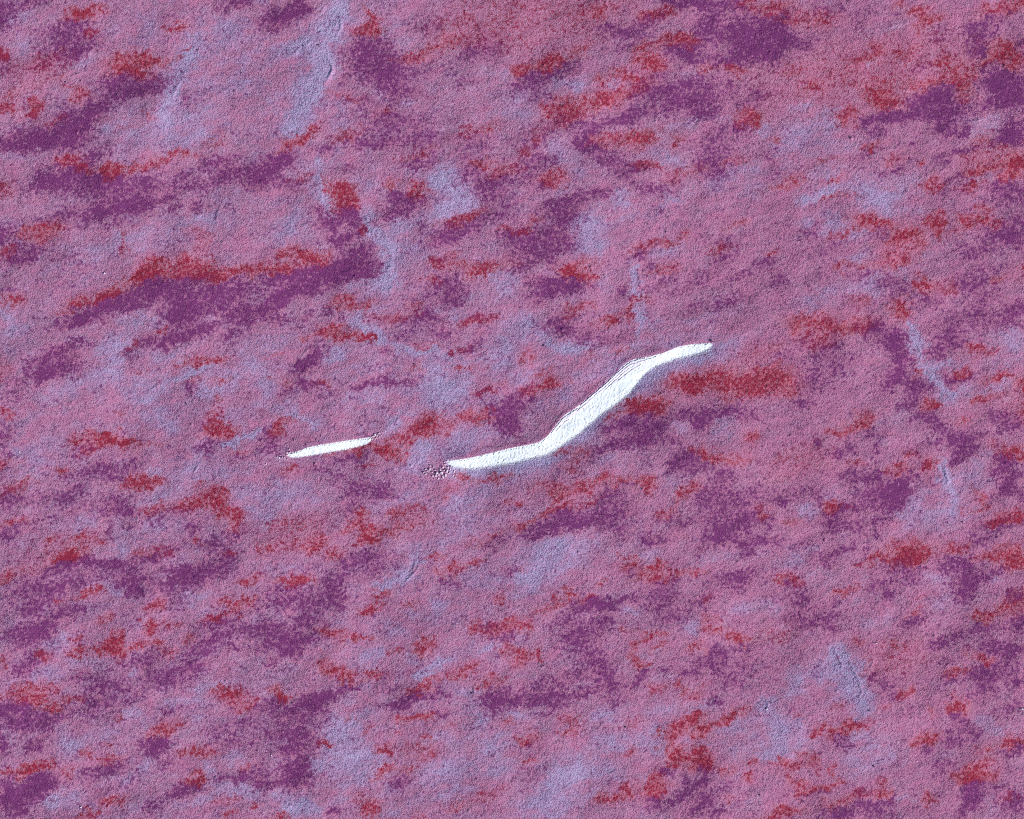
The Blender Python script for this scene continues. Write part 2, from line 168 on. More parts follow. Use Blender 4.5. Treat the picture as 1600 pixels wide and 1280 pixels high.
435,668,8,14,85,-30;455,657,12,6,50,-20;440,655,8,5,50;660,668,20,10,80,30;655,665,10,8,80;675,655,10,10,70;635,682,14,8,70;615,685,10,5,60;690,670,20,10,40;735,652,20,6,80,0;765,650,12,7,80;560,702,14,5,90,15;575,697,15,4,60;600,702,15,7,85,-20;615,712,14,7,85,-10;575,725,12,4,60;460,735,14,8,50;515,712,8,4,60;560,808,12,10,75;540,830,10,4,70,20;570,825,25,6,60,-10;590,830,20,4,60;575,842,18,8,70;620,825,20,6,60,15;630,800,20,4,70,20;490,855,15,6,60;520,865,16,8,65;500,840,12,8,50;460,850,25,8,40;460,908,25,6,75,0;475,905,12,6,70;415,860,12,8,50;725,748,12,6,80,-20;775,747,25,4,75,15;700,765,12,6,50;697,783,5,4,60
705,888,12,9,85;740,880,12,5,65,20;675,870,14,3,70;595,928,14,6,60;580,950,20,5,60;640,945,15,5,40;785,935,10,8,50;650,810,30,20,20;440,825,40,20,20;480,820,30,15,20;770,840,15,5,50,25;735,850,10,4,40
1000,640,25,4,80;880,705,20,5,60;910,708,10,5,50;955,648,12,4,50;895,730,15,10,35;1095,705,8,6,85;1110,712,20,7,85,-15;1125,718,12,6,80;1150,718,20,6,50;1175,685,12,8,70;870,770,15,10,65;905,765,20,8,75,5;940,748,15,5,75;970,755,15,5,70;1005,755,12,8,70;1015,760,8,10,60,20;870,795,20,4,80,25;880,792,8,4,80;845,808,12,4,60,25;820,820,15,5,60;845,760,20,8,35;805,783,14,5,50;920,785,25,4,40,20;1080,765,12,6,80;1065,770,8,6,50;1060,785,5,5,50;1190,800,8,10,50;1040,800,14,6,50
985,885,12,6,70,20;992,870,5,4,80;975,870,8,4,50;1025,885,12,5,85;1040,890,8,4,50;1025,905,15,7,80;1000,900,10,6,60;1065,893,12,5,65;1090,895,10,5,60;893,925,5,4,90;890,930,8,5,60;940,908,8,4,60;920,935,12,4,60;860,950,25,6,50,15;870,932,5,5,50;1105,935,12,5,60
1350,655,16,9,70;1330,670,20,6,60,20;1305,675,10,5,40;1340,725,10,5,55;1400,730,15,4,50;1405,738,12,4,70;1450,727,10,9,90,20;1420,710,12,5,60;1505,655,8,5,70;1555,695,8,5,50;1590,705,12,6,90,0;1575,708,14,6,70;1298,793,10,7,85;1310,795,8,5,60;1240,815,10,6,50;1530,775,12,6,50,-40;1540,785,10,8,50;1560,815,18,7,80;1590,807,12,8,85;1520,800,10,4,40;1495,855,18,8,60;1575,855,20,6,60;1585,870,15,8,90;1550,870,20,5,85,5;1590,880,15,7,90;1420,858,25,9,75,0;1405,872,20,8,95,0;1440,870,18,8,80;1370,875,16,4,70,15;1435,880,12,5,60;1345,882,8,3,70;1415,845,14,5,50;1240,908,14,5,75,-20;1220,905,12,5,50;1320,922,14,4,70,25;1430,957,12,4,70;1435,935,8,3,50;1560,955,20,6,60;1250,720,50,25,22
165,970,12,6,50,20;235,980,12,8,85;170,1000,12,6,70;165,1017,18,5,95,0;180,1005,8,10,80,-20;190,1020,6,10,70;120,1018,12,6,60;118,998,8,4,60;215,1008,18,4,85;248,1008,10,5,85;265,1020,10,5,50;295,1000,8,5,70;195,990,6,6,50;345,965,30,5,60;270,975,10,4,50;65,1022,8,7,80,20;5,1030,8,10,60;60,1085,25,10,60;85,1105,10,6,75;30,1080,25,8,50;60,1097,8,5,60;115,1095,14,5,50;365,1090,15,10,65,-20;340,1080,14,6,50;385,1100,12,6,55;245,1140,16,8,80;262,1145,8,6,60;280,1130,12,8,45;185,1120,8,6,50;170,1165,6,4,60;135,1175,8,6,50;315,1177,16,7,75,-5;290,1175,14,4,60;310,1215,12,8,80;300,1222,14,5,60;60,1200,15,5,70;65,1195,20,5,60;40,1205,25,5,50;10,1205,12,4,60;105,1205,15,6,40;170,1188,20,5,50;180,1252,16,5,70;135,1275,20,5,70;360,1270,10,5,60;380,1200,12,6,60;350,1250,20,6,35
515,990,22,6,70,-10;560,997,18,4,60;505,1030,14,6,50;520,1048,25,7,85,-10;545,1060,14,5,70,-25;505,1048,8,5,60;440,1085,8,8,90;430,1078,8,6,60;585,1055,14,6,60;620,1020,12,5,50,-20;670,1005,14,7,70;655,1015,8,6,60;735,1042,12,7,75,20;715,1052,20,6,65,15;670,1068,12,6,70;645,1080,15,5,60;765,1065,20,8,55;780,980,18,8,70;745,980,14,6,65,-20;795,965,8,5,50;790,1012,8,10,60;650,1122,20,5,80,0;625,1122,6,4,60;660,1118,10,5,70;545,1123,10,4,60;575,1140,8,3,70;670,1150,6,4,70;620,1145,8,5,50;600,1170,12,7,60;670,1180,14,5,60;650,1170,30,8,35;600,1203,12,5,80;585,1215,12,4,50;635,1200,12,4,50;505,1163,10,4,70;580,1265,14,12,60;560,1245,16,6,45;655,1272,6,4,70;440,1273,14,6,80;405,1258,5,3,60;715,1130,20,6,40;790,1130,10,5,50;710,1260,15,5,45;760,1240,25,8,40,20
825,985,6,6,85;815,975,12,6,60;803,970,6,6,70;840,1022,8,6,80;815,1030,14,10,70;810,1020,8,5,60;1020,992,20,6,70,5;995,1008,8,5,75,30;1030,1015,12,5,60;995,1035,6,8,75,-20;1010,1037,8,4,65;985,1025,6,5,50;975,985,8,6,40;1085,1010,10,6,60;1105,1020,6,5,50;1150,995,10,7,85,-20;1165,1000,10,5,50;1115,985,14,7,65;1110,965,10,6,50;1065,1075,6,8,65;1095,1072,10,3,65;1085,1090,8,6,50;1030,1075,14,8,50;1135,1125,5,6,100;1140,1118,8,6,80;1125,1130,10,4,75,20;1085,1120,14,8,80;1060,1138,10,8,95;1075,1130,14,8,90;1100,1140,10,7,90;1095,1148,6,5,90;1115,1135,14,4,80,15;1045,1152,9,8,85;1040,1165,6,8,70;1065,1180,12,10,90,-20;1055,1175,10,6,80;1095,1175,6,10,95;1090,1185,10,6,90;1105,1195,8,8,95;1090,1195,14,5,70;1050,1190,12,4,70;1075,1165,6,3,50
980,1235,8,9,90;1020,1225,18,14,70;1025,1238,10,7,90;960,1248,12,7,70;980,1175,10,5,65;1130,1205,8,6,65;1175,1215,8,5,75;1160,1110,8,5,50;1170,1190,10,6,50;830,1190,8,4,60;890,1145,15,4,50;895,1125,12,10,50;825,1155,14,8,60;940,1250,15,6,50;990,1130,15,4,30;1140,1250,10,5,40
1535,965,12,6,80;1530,1025,14,5,70,-20;1545,1032,8,5,70;1500,1050,16,5,65;1395,1005,8,4,60;1345,998,8,5,50;1420,1082,10,5,85;1410,1085,10,6,50;1385,1105,8,5,55;1453,1112,4,8,70;1497,1102,14,10,85,-20;1485,1110,8,6,60;1280,1140,9,6,90,30;1272,1150,5,4,70;1340,1133,16,6,90,5;1328,1125,8,3,70;1310,1145,12,6,75;1310,1105,10,6,45;1245,1115,10,4,50;1450,1155,15,8,85;1430,1160,10,5,50;1580,1160,16,6,85;1540,1170,12,5,50;1520,1210,20,10,90;1535,1208,10,10,90;1505,1218,10,6,70;1550,1215,12,6,60;1575,1245,8,6,60;1250,1175,5,5,70;1240,1195,12,8,75;1230,1190,10,5,60;1268,1188,6,8,70;1278,1205,4,8,60;1300,1203,5,6,60;1250,1225,18,7,75,-20;1270,1238,20,5,80;1295,1228,12,4,80,20;1308,1222,6,3,50;1345,1240,14,6,70;1385,1240,6,8,80;1380,1222,5,6,50;1372,1238,6,5,60;1450,1248,10,8,65;1225,1272,25,7,75;1310,1255,20,6,50;1220,985,25,12,30;1400,1030,50,25,22;1540,1190,15,5,40;1215,1190,14,6,50
#L
30,25,25,8,40,20;40,75,12,15,40;225,45,15,40,25,-10;130,95,20,5,60,20;290,90,15,25,70,-20;270,140,14,25,80,-15;285,185,25,30,50;350,110,60,60,25;220,205,40,20,45,15;170,200,20,8,50,20;20,242,25,5,50,-5;300,215,40,15,40,20;360,45,30,15,40,20
500,40,15,25,70,-20;530,20,25,20,50;465,72,25,12,90;490,60,25,12,70,20;505,95,18,18,80;490,120,22,14,90,30;475,145,15,14,60;455,188,14,14,80;480,185,12,20,50;450,160,30,20,30;530,190,15,20,30;533,235,10,10,40;640,158,12,6,40;495,265,20,10,35;500,295,10,20,70;690,275,25,15,70,20;715,300,20,18,70,-20;585,285,12,12,40;730,315,20,8,60;780,115,15,15,35;640,75,25,12,30,20;620,50,20,15,20;775,175,20,8,30
900,135,16,10,70;955,132,10,4,70;865,135,14,7,50;825,155,20,10,40;815,175,15,15,40;1085,115,20,5,50;970,205,40,6,40,5;1030,210,20,15,50;1080,190,30,6,50;1130,188,15,6,50;1190,205,14,6,60,20;870,235,20,20,40;905,270,25,20,30;1000,245,30,4,50;1050,250,20,12,60,-20;970,310,20,10,70;1050,312,20,8,80;1170,270,30,12,50,15;1110,290,30,10,40,15;1180,300,25,12,40
1297,8,8,5,60;1255,165,20,6,80,20;1300,172,15,7,80;1290,195,25,10,60;1240,210,40,20,60,15;1230,240,15,14,60;1300,230,40,15,40;1340,150,20,8,40;1405,155,4,15,60,0;1360,105,8,6,60;1540,188,30,6,60,0;1545,205,25,12,50;1560,235,20,6,40;1290,270,30,15,50;1340,290,40,15,50;1390,310,30,10,70;1300,295,15,6,80,20;1260,310,18,6,70;1420,285,25,15,40;1540,280,20,5,60;1390,45,40,6,30,20
330,340,25,18,50,20;290,350,30,10,35;210,375,40,14,50,15;150,395,30,10,40;220,500,30,8,60,15;200,520,40,10,40;180,550,25,15,60;165,580,25,20,40;260,560,25,8,50;240,580,30,8,35;280,585,30,6,50,20;310,580,30,8,60,15;330,610,20,15,60;360,590,30,12,50;220,605,25,8,50,20;10,495,10,12,70,30;20,520,15,30,40;390,575,20,15,50;100,610,40,15,25;395,540,15,12,40;230,620,30,10,40
572,340,5,20,60,-15;455,345,20,20,60;440,370,20,8,40;610,385,12,30,60,0;605,430,12,18,80,0;585,445,15,8,60,20;540,450,20,5,50;630,365,25,18,50;650,400,15,20,30;690,340,25,10,50,20;700,325,30,8,60;560,508,15,5,70,-30;560,490,20,5,40;590,530,12,12,50;525,555,20,14,70,30;610,540,40,6,60,-15;650,550,15,6,60;700,488,14,6,50,-20;720,490,15,8,50;780,440,20,14,70;770,460,20,10,40;780,540,20,25,50;730,565,40,4,60;680,600,30,25,65;700,615,25,15,60;560,580,40,8,40;580,620,50,10,50;740,590,30,8,50;420,600,20,15,40;430,535,30,10,40;780,570,20,10,60
915,350,25,12,60,30;930,375,25,15,50;1000,335,40,6,30,20;920,395,12,20,40;990,430,4,25,60,0;945,440,10,15,40;1045,390,20,8,50;1100,400,15,8,30;1000,500,6,25,60,0;820,505,20,12,70,-20;830,525,30,10,60,-10;890,543,20,5,90,0;870,555,30,8,40;940,560,20,15,40;990,540,15,8,50;1020,510,20,8,40;1060,530,50,12,40;1110,490,40,8,30;960,585,25,25,40;900,600,25,12,40,40;1010,585,20,20,60;1130,555,20,14,60,20;1080,560,15,5,50;870,625,25,10,40,20;815,590,15,6,50,30;1140,535,20,8,40
1305,355,20,10,70,20;1260,345,12,6,60;1340,370,25,6,60,15;1400,330,40,8,60,0;1300,335,20,6,50;1330,405,20,5,60;1370,432,4,3,80;1265,470,20,12,50;1360,450,20,14,50;1410,425,15,6,60;1300,455,25,10,40;1410,390,12,4,60;1445,400,15,10,40;1425,520,8,12,70,20;1435,555,8,14,90,25;1440,540,10,6,60;1465,575,10,6,70;1455,595,8,14,70,20;1480,620,10,8,70;1560,525,25,10,50;1590,530,15,15,60;1570,560,30,15,40;1480,570,15,5,60,20;1550,610,25,5,60;1510,610,10,10,50
355,692,30,3,90,12;375,685,25,3,80,20;240,740,18,5,60;300,720,20,14,50,20;275,755,30,15,50,30;240,780,25,4,60;260,665,20,10,50,-20;240,650,40,8,50;230,820,40,14,35;130,810,14,14,40;190,855,15,12,50;340,740,30,12,40;380,770,25,10,40;395,800,12,12,40;170,920,25,8,50,-20;290,925,12,8,60;50,730,40,20,25;70,700,30,15,20;310,935,20,10,40;35,850,10,10,40;20,705,10,10,40;350,655,20,10,40
455,650,30,8,50,-20;610,655,40,4,50,25;660,700,20,20,50;650,720,20,15,40;740,680,30,12,60;720,700,30,10,50;620,780,30,10,40;440,770,30,15,50,20;480,780,25,15,30;410,800,15,15,40;410,825,10,4,50;710,790,30,20,40;740,800,20,15,40;650,880,25,15,50,40;630,905,20,10,50;600,912,20,5,50;700,840,40,10,35;760,900,40,14,35;680,950,30,8,50;760,770,20,10,30;455,890,20,4,50
1130,668,20,14,50,20;1060,665,15,8,35;905,675,20,8,50;870,690,15,6,70,20;830,722,25,4,60;855,725,8,8,60;950,720,30,8,30;895,850,40,10,60,5;850,860,40,12,50;830,900,30,14,50;820,920,20,10,50;870,880,40,15,40;1010,870,25,8,40;960,870,15,8,40;1110,875,30,5,40;1170,950,30,8,40;1050,760,15,12,40;985,955,15,6,60;1180,870,20,4,40
1400,660,25,10,40;1380,690,14,8,30;1475,745,8,14,90,15;1490,760,15,12,50;1440,770,15,10,60,20;1425,790,10,12,60;1410,805,15,10,60;1480,800,35,25,45;1520,740,25,14,40;1440,820,30,12,35;1540,755,10,6,60;1300,770,10,10,40;1260,800,15,8,60;1240,870,15,12,60;1270,860,12,8,50;1345,905,14,6,40;1280,905,15,14,40;1460,905,20,10,50;1480,940,25,12,40;1555,905,8,5,60;1340,940,15,8,40;1210,950,12,5,50;1530,720,15,10,50
90,1000,15,10,50;75,1050,20,12,50;205,1120,20,10,50,-20;150,1150,25,10,40;110,1165,18,10,70,15;85,1255,14,10,60,20;110,1245,15,8,50;210,1055,8,4,50;310,1085,20,10,50;280,1095,15,6,50;300,1120,15,6,50;345,1070,15,6,50;225,1195,15,6,50;195,1220,15,8,40;330,1205,8,20,50,20;350,1235,30,8,50;390,1240,15,14,50;310,1255,40,6,50;360,1185,15,8,40
590,1020,20,12,50,30;570,1030,20,8,50;620,985,15,12,50;670,1050,20,7,70,25;690,1035,15,5,60,25;755,1010,20,10,50;570,1075,8,10,50;545,1095,20,5,50;530,1135,25,14,70;570,1115,25,5,40;560,1190,40,20,60;550,1215,30,14,50;520,1180,20,15,60;500,1195,10,10,50;700,1150,40,8,40;740,1125,30,8,60;720,1200,40,15,50;680,1210,25,12,50;735,1080,12,6,60;465,1262,30,8,70,0;430,1245,15,5,50;620,1265,25,8,40;640,1025,8,6,50;760,1160,30,14,50;785,1200,20,15,50;700,1240,30,8,40;540,1250,20,6,40;600,1240,25,6,35
1080,980,10,12,60;1020,1025,14,6,50,20;945,1100,15,5,50;820,1115,25,10,50;950,1120,30,10,50;1010,1150,25,14,50;1030,1165,10,20,60;960,1160,30,14,50;890,1190,30,14,50;900,1205,30,14,70;950,1205,25,10,60;870,1230,25,14,50;840,1260,30,12,60;880,1270,20,8,60;900,1250,25,12,60;1080,1160,12,8,60;1090,1105,25,6,60;1150,1135,30,14,50;1170,1165,25,20,50;1190,1100,12,6,60;1030,1110,20,8,40;1010,1210,15,5,50;1180,1250,20,6,35;1190,1180,15,6,60
1225,980,15,10,50;1305,1045,25,20,80;1330,1065,14,20,80,20;1245,1055,12,12,50;1320,1040,10,20,70,20;1345,1035,8,8,60;1320,1095,30,14,50;1350,1110,20,8,60;1230,1085,30,10,50;1230,1130,30,15,55;1225,1160,20,20,50;1260,1160,15,12,50;1210,1180,12,10,60;1350,1150,25,8,50;1330,1185,20,12,50;1370,1165,25,12,50;1385,1185,20,8,50;1420,1245,12,6,70;1350,1200,40,14,35;1540,1130,15,10,50,-30;1560,1140,20,6,50;1550,1260,6,14,50;1370,970,25,10,40;1250,1250,12,5,50
"""


def parse_patches():
    out, cur = {}, None
    for line in PATCHES.strip().splitlines():
        if line.startswith('#'):
            cur = out.setdefault(line[1:].strip(), [])
            continue
        for e in line.split(';'):
            if e.strip():
                v = [float(q) for q in e.split(',')]
                if len(v) == 5:
                    v.append(14.0)
                cur.append(v)
    return out


# ------------------------------------------------------------------ the two ice scarps: upper and lower edge (pixels)
BIG_UP = [(698, 721), (712, 720), (737, 716), (770, 708), (802, 700), (835, 694), (848, 690), (856, 682), (864, 672), (872, 661), (880, 650), (890, 644), (900, 639), (908, 632),
          (916, 625), (924, 618), (932, 611), (941, 604), (949, 597), (957, 589), (965, 581), (973, 573), (981, 566), (989, 562), (997, 561), (1010, 559),
          (1023, 556), (1035, 553), (1046, 549), (1054, 545), (1062, 542), (1079, 539), (1101, 537.5), (1110, 537), (1114, 537.5)]
BIG_LO = [(698, 722.5), (705, 726), (721, 730), (737, 731.5), (754, 729), (770, 727), (802, 722), (835, 713), (854, 709.5), (867, 703), (880, 693),
          (900, 680), (916, 666), (932, 652), (952, 637), (971, 624), (985, 613), (993, 601), (1002, 589), (1014, 576), (1030, 568), (1046, 563), (1062, 557.5), (1079, 553),
          (1095, 550), (1105, 545.5), (1111, 541.5), (1114, 538.5)]
SMALL_UP = [(449, 710.5), (453, 708.5), (460, 707.5), (467, 706.5), (474, 702), (485, 699), (500, 696), (523, 692.5), (542, 689), (560, 687), (575, 685), (579, 683.5), (581, 684.5)]
SMALL_LO = [(449, 711.5), (454, 713.5), (465, 713.5), (476, 712), (495, 709), (514, 705.5), (532, 703), (551, 699), (570, 694), (577, 690), (581, 686.5)]
SCARPS = [(BIG_UP, BIG_LO, 4.2), (SMALL_UP, SMALL_LO, 2.6)]


def edge(pts, x):
    """a polyline as a smooth curve: the mean of several shifted readings"""
    p = np.array(pts, float)
    room = np.minimum(np.minimum(x - p[0, 0], p[-1, 0] - x), 13.0).clip(0)
    ks = np.linspace(-1, 1, 9)
    wt = 1.1 - np.abs(ks)
    return sum(w * np.interp(x + k * room, p[:, 0], p[:, 1]) for k, w in zip(ks, wt)) / wt.sum()


def scarp_drop(px, py):
    """how far the ground lies below the plain because of the scarps (metres)"""
    d = np.zeros_like(px)
    for up, lo, deep in SCARPS:
        x0, x1 = up[0][0], up[-1][0]
        xc = np.clip(px, x0, x1)
        yu, yl = edge(up, xc), edge(lo, xc)
        wid = np.maximum(yl - yu, 0.8)
        ends = sstep(x0 - 12, x0 + 30, px) * sstep(x1 + 12, x1 - 40, px)
        t = (py - yu) / wid
        face = np.clip(t, 0, 1) ** 0.85
        back = np.exp(-np.clip(py - yl, 0, None) / 55.0)
        d += deep * ends * face * back
        d -= 0.55 * ends * np.exp(-((py - yu + 4) / 6.0) ** 2)      # slight lip above the edge
    return d


# low rounded lips and ripples on the plain: polyline, half width (px), height (m)
LIPS = [([(511, 88), (514, 94), (519, 104), (520, 110), (515, 120), (508, 131)], 2.2, 1.5), ([(531, 22), (533, 34), (532, 46), (525, 55)], 2.0, .9), ([(504, 6), (506, 14), (499, 24)], 2, .5),
        ([(459, 184), (461, 192), (464, 198)], 1.8, .6), ([(500, 285), (503, 300), (502, 312)], 2, .6), ([(571, 338), (575, 347), (580, 352)], 2, .7), ([(345, 320), (341, 330), (337, 345)], 1.8, .7),
        ([(460, 578), (466, 566), (477, 550), (486, 540)], 1.8, .5), ([(1304, 1019), (1310, 1026), (1315, 1038), (1316, 1050)], 2, 1.0), ([(1327, 1034), (1334, 1048), (1340, 1060), (1346, 1067)], 2, 1.1),
        ([(1338, 1044), (1345, 1056), (1353, 1066)], 2, .8), ([(1349, 1056), (1357, 1066), (1361, 1074)], 1.8, .6), ([(1361, 1022), (1364, 1034), (1360, 1046)], 1.8, .6), ([(1343, 1068), (1346, 1080), (1343, 1092)], 2, .7),
        ([(1245, 1073), (1255, 1076), (1264, 1074), (1268, 1070)], 1.8, .7), ([(1476, 730), (1478, 742), (1482, 752), (1476, 764)], 2, 1.0), ([(1466, 732), (1470, 742)], 1.8, .5),
        ([(656, 880), (652, 890), (643, 900), (630, 912)], 2, .9), ([(649, 876), (648, 886), (644, 893)], 1.6, .5), ([(996, 420), (999, 434), (1002, 446), (1008, 456)], 1.8, .8), ([(945, 425), (947, 440)], 1.6, .5),
        ([(740, 1074), (742, 1088)], 1.6, .9), ([(591, 1062), (592, 1082)], 1.8, .5), ([(300, 600), (301, 622), (303, 632)], 1.6, .5), ([(436, 752), (420, 770)], 1.6, .5), ([(312, 722), (300, 745)], 1.6, .5),
        ([(854, 714), (855, 722), (858, 733)], 1.8, .4), ([(800, 424), (806, 432)], 1.6, .5), ([(1198, 1095), (1203, 1112)], 1.8, .7), ([(1150, 1110), (1156, 1122)], 1.8, .6), ([(1365, 332), (1340, 358)], 1.6, .3),
        ([(640, 640), (606, 668), (596, 678)], 2.0, .5), ([(455, 645), (470, 655), (485, 668)], 2.0, .4), ([(226, 622), (232, 612), (250, 600)], 2, .4), ([(268, 660), (278, 655), (276, 645)], 1.6, .4),
        ([(106, 120), (125, 114), (145, 110)], 1.6, .5), ([(270, 155), (275, 140), (282, 128)], 2.0, .6), ([(255, 205), (262, 190)], 2, .5), ([(290, 180), (300, 190)], 2, .5), ([(585, 330), (600, 360), (612, 400), (606, 440)], 3, .5),
        ([(470, 60), (480, 70), (490, 62)], 2, .7), ([(445, 75), (460, 84), (470, 72)], 2, .6), ([(1435, 540), (1440, 556), (1436, 566)], 2, .6), ([(1448, 580), (1460, 596)], 2, .5)]

# ------------------------------------------------------------------ terrain grid (pixel axes, fine in view, widening outside)


def axis(lo, hi, step, far):
    inner = np.arange(lo, hi + step * 0.5, step)
    grow, out = step, []
    p = inner[-1]
    while p < far:
        grow *= 1.3
        p += grow
        out.append(p)
    out = np.array(out)
    left = (lo - (out - inner[-1]))[::-1]
    return np.concatenate([left, inner, out])


STEP = 1.3
AX = axis(-30.0, 1630.0, STEP, 7600.0)
AY = axis(-30.0, 1310.0, STEP, 7280.0)
PX, PY = np.meshgrid(AX, AY)
PX = PX.astype(np.float64)
PY = PY.astype(np.float64)

w1x, w1y = noise_sheet(1, 10, 60, 1.2, cell=2), noise_sheet(2, 10, 60, 1.2, cell=2)
w2x, w2y = noise_sheet(3, 3, 14, 0.8), noise_sheet(4, 3, 14, 0.8)
QX = PX + 4.0 * sample(w1x, PX, PY) + 2.4 * sample(w2x, PX, PY)
QY = PY + 3.0 * sample(w1y, PX, PY) + 2.0 * sample(w2y, PX, PY)


def fill(entries, grow):
    keep = np.ones(PX.shape, np.float32)
    for x, y, rx, ry, amt, ang in entries:
        rx *= grow
        ry *= grow
        a = math.radians(ang)
        ca, sa = math.cos(a), math.sin(a)
        ex = 1.75 * math.hypot(rx * ca, ry * sa) + 16
        ey = 1.75 * math.hypot(rx * sa, ry * ca) + 14
        i0, i1 = np.searchsorted(AX, (x - ex, x + ex))
        j0, j1 = np.searchsorted(AY, (y - ey, y + ey))
        if i1 <= i0 or j1 <= j0:
            continue
        dx = QX[j0:j1, i0:i1] - x
        dy = QY[j0:j1, i0:i1] - y
        u = (dx * ca - dy * sa) / rx
        v = (dx * sa + dy * ca) / ry
        g = np.exp(-((u * u + v * v) ** 1.25))
        keep[j0:j1, i0:i1] *= (1 - min(amt / 100.0, .98) * g)
    return 1 - keep


patches = parse_patches()
rng = np.random.default_rng(11)
# outside the frame the same kinds of patches carry on
for key, n in (('P', 900), ('R', 700), ('L', 500)):
    for _ in range(n):
        x, y = rng.uniform(-900, 2500), rng.uniform(-800, 2080)
        if -15 < x < 1615 and -15 < y < 1295:
            continue
        patches[key].append([x, y, rng.uniform(12, 45), rng.uniform(6, 18), rng.uniform(40, 95), rng.uniform(0, 28)])

PUR = fill(patches['P'], 1.12)
RED = fill(patches['R'], 1.15)
HALO = fill([[x, y, rx, ry, a * 0.50, g] for x, y, rx, ry, a, g in patches['R']], 2.0)
LIG = fill(patches['L'], 1.2)

streak = noise_sheet(5, 5, 70, 1.15, stretch=2.2, angle=15)
streak2 = noise_sheet(6, 3, 16, 0.9, stretch=1.5, angle=15)
nA = sample(streak, PX, PY)
nB = sample(streak2, PX, PY)
nC = sample(noise_sheet(7, 6, 60, 1.1, stretch=1.5, angle=15, cell=2), PX, PY)

def streak_field(items):
    out = np.zeros(PX.shape, np.float32)
    for pts, half, amt in items:
        p = np.array(pts, float)
        m = half * 3 + 14
        i0, i1 = np.searchsorted(AX, (p[:, 0].min() - m, p[:, 0].max() + m))
        j0, j1 = np.searchsorted(AY, (p[:, 1].min() - m, p[:, 1].max() + m))
        X, Y = QX[j0:j1, i0:i1], QY[j0:j1, i0:i1]
        best = np.full(X.shape, 1e9)
        for q, r in zip(p[:-1], p[1:]):
            d = r - q
            t = np.clip(((X - q[0]) * d[0] + (Y - q[1]) * d[1]) / (d @ d), 0, 1)
            best = np.minimum(best, np.hypot(X - q[0] - t * d[0], Y - q[1] - t * d[1]))
        out[j0:j1, i0:i1] = np.maximum(out[j0:j1, i0:i1], amt * np.exp(-(best / half) ** 2))
    return out


# pale streaks and gullies with little dust, and painted shade of sun-averted slopes (pixels, half width, amount)
STREAKS = [([(534, -20), (527, 30), (506, 70), (513, 100), (496, 125), (472, 170), (455, 205)], 13, .95), ([(470, 75), (500, 62)], 10, .7), ([(305, 65), (288, 110), (268, 150), (258, 195)], 10, .6), ([(495, 250), (503, 310), (520, 332)], 8, .6),
           ([(572, 335), (590, 368), (611, 400), (606, 450)], 10, .85), ([(556, 503), (600, 530), (650, 550), (705, 556)], 6, .75), ([(320, 575), (265, 598), (225, 628)], 6, .55), ([(180, 540), (175, 590)], 10, .4),
           ([(1424, 512), (1438, 555), (1460, 595), (1482, 622)], 9, .95), ([(1472, 728), (1482, 765), (1492, 800)], 9, .75), ([(1306, 1022), (1328, 1058), (1346, 1095)], 14, .9), ([(650, 878), (632, 905), (596, 915)], 8, .6),
           ([(990, 415), (1001, 470), (998, 525)], 6, .6), ([(640, 648), (600, 668)], 5, .5), ([(345, 693), (378, 688), (402, 672)], 3.5, .9), ([(672, 280), (722, 298), (700, 328)], 12, .7), ([(868, 543), (912, 543)], 6, .95),
           ([(455, 645), (490, 668)], 7, .5), ([(680, 590), (700, 625)], 22, .5), ([(660, 700), (640, 730)], 16, .5), ([(1250, 1060), (1300, 1045)], 14, .6), ([(1200, 1110), (1225, 1170)], 14, .5), ([(1395, 312), (1350, 300)], 14, .5),
           ([(1300, 300), (1260, 312)], 8, .6), ([(915, 350), (935, 380)], 16, .5), ([(560, 1180), (530, 1140)], 24, .5), ([(900, 1205), (850, 1250)], 22, .5), ([(830, 905), (880, 860)], 20, .5), ([(455, 1262), (490, 1258)], 10, .6), ([(655, 1058), (700, 1032)], 6, .7)]
BARE_SHADE = 1 - (1 - 0.8 * LIG) * (1 - streak_field(STREAKS))  # thinly dusted ground together with bluish slope shade painted as colour
PUR = PUR * (1 - 0.45 * BARE_SHADE)
cover = 1 - (1 - PUR ** 0.85) * (1 - 0.78 * RED)
cover = 0.11 + 0.92 * cover + 0.06 * sstep(600, 1000, PY) * sstep(900, 300, PX) + 0.055 * nA + 0.04 * nB - 0.16 * BARE_SHADE
crimson = np.clip(1.15 * RED / (RED + 0.50 * PUR + 0.10) + 0.06 * nC, 0, 1)
bare_shade = np.clip(0.27 + 0.66 * BARE_SHADE - 0.12 * PUR + 0.09 * nC + 0.04 * nA - 0.10 * sstep(700, 1300, PX), 0, 1)
blush = np.clip(0.72 * HALO + 0.60 * RED + 0.07 * nC - 0.35 * BARE_SHADE + 0.10 * sstep(500, 1300, PX), 0, 1)

# bright frost dusting below and around the ice
frost = np.zeros(PX.shape)
for up, lo, deep in SCARPS:
    x0, x1 = up[0][0], up[-1][0]
    xc = np.clip(PX, x0, x1)
    yu, yl = edge(up, xc), edge(lo, xc)
    ends = sstep(x0 - 8, x0 + 8, PX) * sstep(x1 + 8, x1 - 8, PX)
    fall = np.where(PY > yl, np.exp(-(PY - yl) / (4.6 if deep > 4 else 2.4)), np.where(PY > yu, 1.0, np.exp((PY - yu) / 1.2)))
    frost = np.maximum(frost, ends * fall)
    if deep > 4:                          # bluish shade along the foot of the long scarp, painted into the ground
        foot = ends * np.where(PY > yl - 4, np.exp(-((PY - yl) / 22.0) ** 2), 0)
        bare_shade += 0.75 * foot * (1 - RED)
        cover -= 0.22 * foot * (1 - RED)
        blush *= 1 - 0.6 * foot * (1 - RED)

